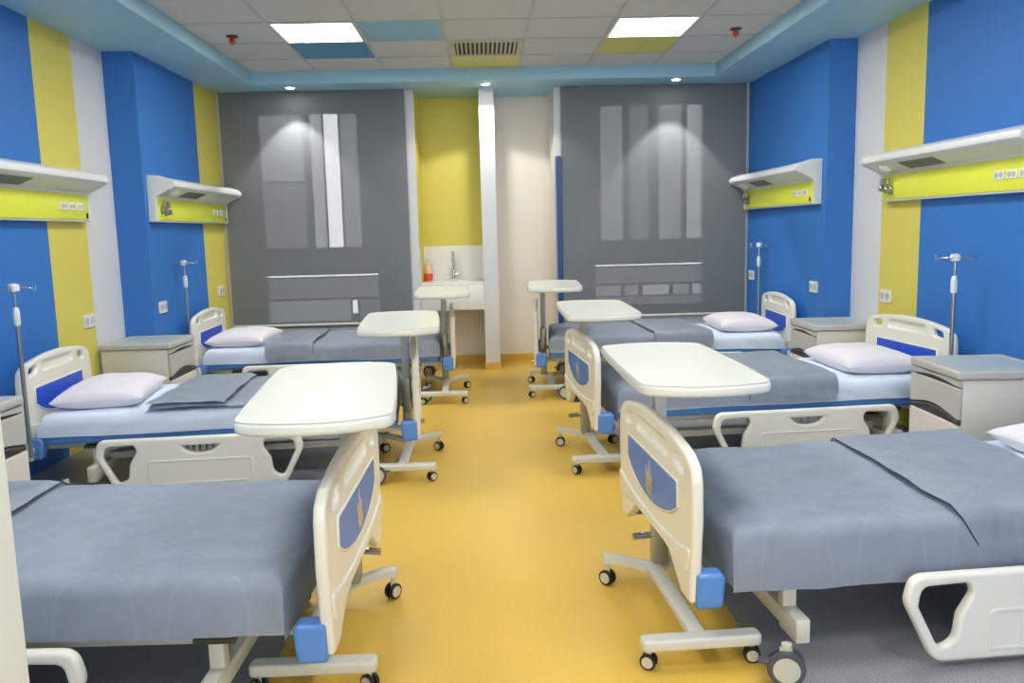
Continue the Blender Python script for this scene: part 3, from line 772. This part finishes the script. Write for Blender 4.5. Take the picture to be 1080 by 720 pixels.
# ------------------------------------------------------------------ bed head units on the walls
def make_unit(label):
    t = thing('bed_head_unit', label, 'wall unit', (0, 0, 0), 0, 'bed head units on the side walls')
    bm = bmesh.new(); box(bm, 0, .055, -.84, .84, 0, .30, .004); bm_obj('housing', bm, M['unitw'], t)
    bm = bmesh.new(); box(bm, .054, .062, -.815, .815, .012, .175, .002); bm_obj('front_panel', bm, M['unity'], t)
    bm = bmesh.new()
    prof = [(.05, .205), (.06, .195), (.165, .238), (.185, .244), (.198, .258), (.200, .278), (.190, .296), (.165, .308), (.10, .326), (.04, .335), (0, .335), (0, .30), (.05, .28)]
    vs = [[bm.verts.new((x, y, z)) for x, z in prof] for y in (-.83, .83)]
    for q in range(len(prof)): bm.faces.new((vs[0][q], vs[0][(q + 1) % len(prof)], vs[1][(q + 1) % len(prof)], vs[1][q]))
    bm.faces.new(vs[0][::-1]); bm.faces.new(vs[1]); bmesh.ops.recalc_face_normals(bm, faces=bm.faces)
    hd = bm_obj('hood', bm, M['unitw'], t)
    bm = bmesh.new(); box(bm, -.045, .045, -.20, .20, -.003, .003, .001, 1)
    for k in range(9): box(bm, -.04 + k * .01 - .0015, -.04 + k * .01 + .0015, -.19, .19, -.006, -.002)
    bm_obj('louvre', bm, M['grille'], hd, (.115, -.22, .2165), (0, R(-22), 0))
    bm = bmesh.new(); lathe(bm, [(.042, 0), (.038, -.018), (.02, -.028)]); bm_obj('reading_lamp', bm, M['sock'], hd, (.118, -.66, .220), (0, R(-22), 0))
    cp = rpoly([(0, 0), (.060, 0), (.064, .185), (.16, .232), (.190, .242), (.204, .258), (.206, .280), (.18, .306), (.12, .328), (.09, .336), (0, .340)], [.003, .01, .04, .01, .012, .01, .012, .02, .04, .03, .003])
    for s in (-1, 1):
        link('end_cap', outline(cp, [], .022, .005, 'XZ'), M['unitw'], t, (0, s * .845, 0))
    for k in range(3):
        so = link('power_socket', outline(rpoly(rect(-.04, .04, -.024, .024), .008), [], .008, .002, 'YZ'), M['sock'], t, (.065, .48 + k * .105, .094))
        bm = bmesh.new()
        for s in (-1, 1): lathe(bm, [(.016, .003), (.016, .0052), (.012, .0046)], (0, s * .019, 0), 'X', 18)
        bm_obj('socket_face', bm, M['sockd'], so)
    for k in range(2):
        bm = bmesh.new(); y = -.76 + k * .075
        lathe(bm, [(.028, .06), (.028, .075), (.02, .08), (.02, .105), (.013, .11)], (0, y, .085 - .012 * k), 'X', 20); box(bm, .075, .10, y - .012, y + .012, .105, .150, .004)
        bm_obj('gas_outlet', bm, M['steel'], t)
    bm = bmesh.new(); box(bm, .060, .068, .775, .795, .022, .055, .002); bm_obj('switch', bm, M['black'], t)
    return t
unit = make_unit('bed head unit on the left wall, cut by the left photo edge')
unit.location = (XL, 4.85, 1.485)
copy_tree(unit, (CL, 7.115, 1.485), 0, 'bed head unit on the left blue column, near the left blind')
copy_tree(unit, (XR, 4.815, 1.49), R(180), 'bed head unit on the right wall, cut by the right photo edge')
copy_tree(unit, (CR, 7.14, 1.50), R(180), 'bed head unit on the right blue column, near the right blind')

# ------------------------------------------------------------------ wall sockets
def wall_socket(x, y, z, rz, label):
    t = thing('wall_socket', label, 'socket', (x, y, z), rz, 'white wall sockets')
    link('plate', outline(rpoly(rect(-.072, .072, -.044, .044), .008), [], .012, .003, 'YZ'), M['sock'], t, (.006, 0, 0))
    for q in (-.036, .036):
        bm = bmesh.new(); lathe(bm, [(.024, .0115), (.026, .0145), (.018, .014), (.016, .0125)], (0, q, 0), 'X', 20); bm_obj('socket_face', bm, M['sockd'], t)
wall_socket(XL, 5.645, .825, 0, 'white wall socket on the left yellow stripe, above the middle left bed')
wall_socket(CL, 6.375, .845, 0, 'white wall socket on the left blue column')
wall_socket(CL, 7.80, .865, 0, 'small white wall socket on the far left yellow stripe, beside the blind')
wall_socket(XR, 5.64, .845, math.pi, 'white wall socket on the right yellow stripe')
wall_socket(CR, 6.385, .865, math.pi, 'white wall socket on the right blue column, above the grey cabinet')
wall_socket(CR, 7.90, .875, math.pi, 'white wall socket on the right blue column, beside the blind')

# ------------------------------------------------------------------ world and render look
w = bpy.data.worlds.new('world'); sc.world = w; w.use_nodes = True
w.node_tree.nodes['Background'].inputs[0].default_value = (.95, .97, 1, 1); w.node_tree.nodes['Background'].inputs[1].default_value = 5
vs = sc.view_settings; vs.view_transform = 'Standard'; vs.look = 'None'; vs.gamma = 1; vs.use_curve_mapping = False; vs.exposure = 0.75
cy = sc.cycles; cy.use_denoising = True; cy.max_bounces = 10; cy.diffuse_bounces = 8; cy.glossy_bounces = 3; cy.transparent_max_bounces = 12
cy.sample_clamp_indirect = 6; cy.caustics_reflective = False; cy.caustics_refractive = False
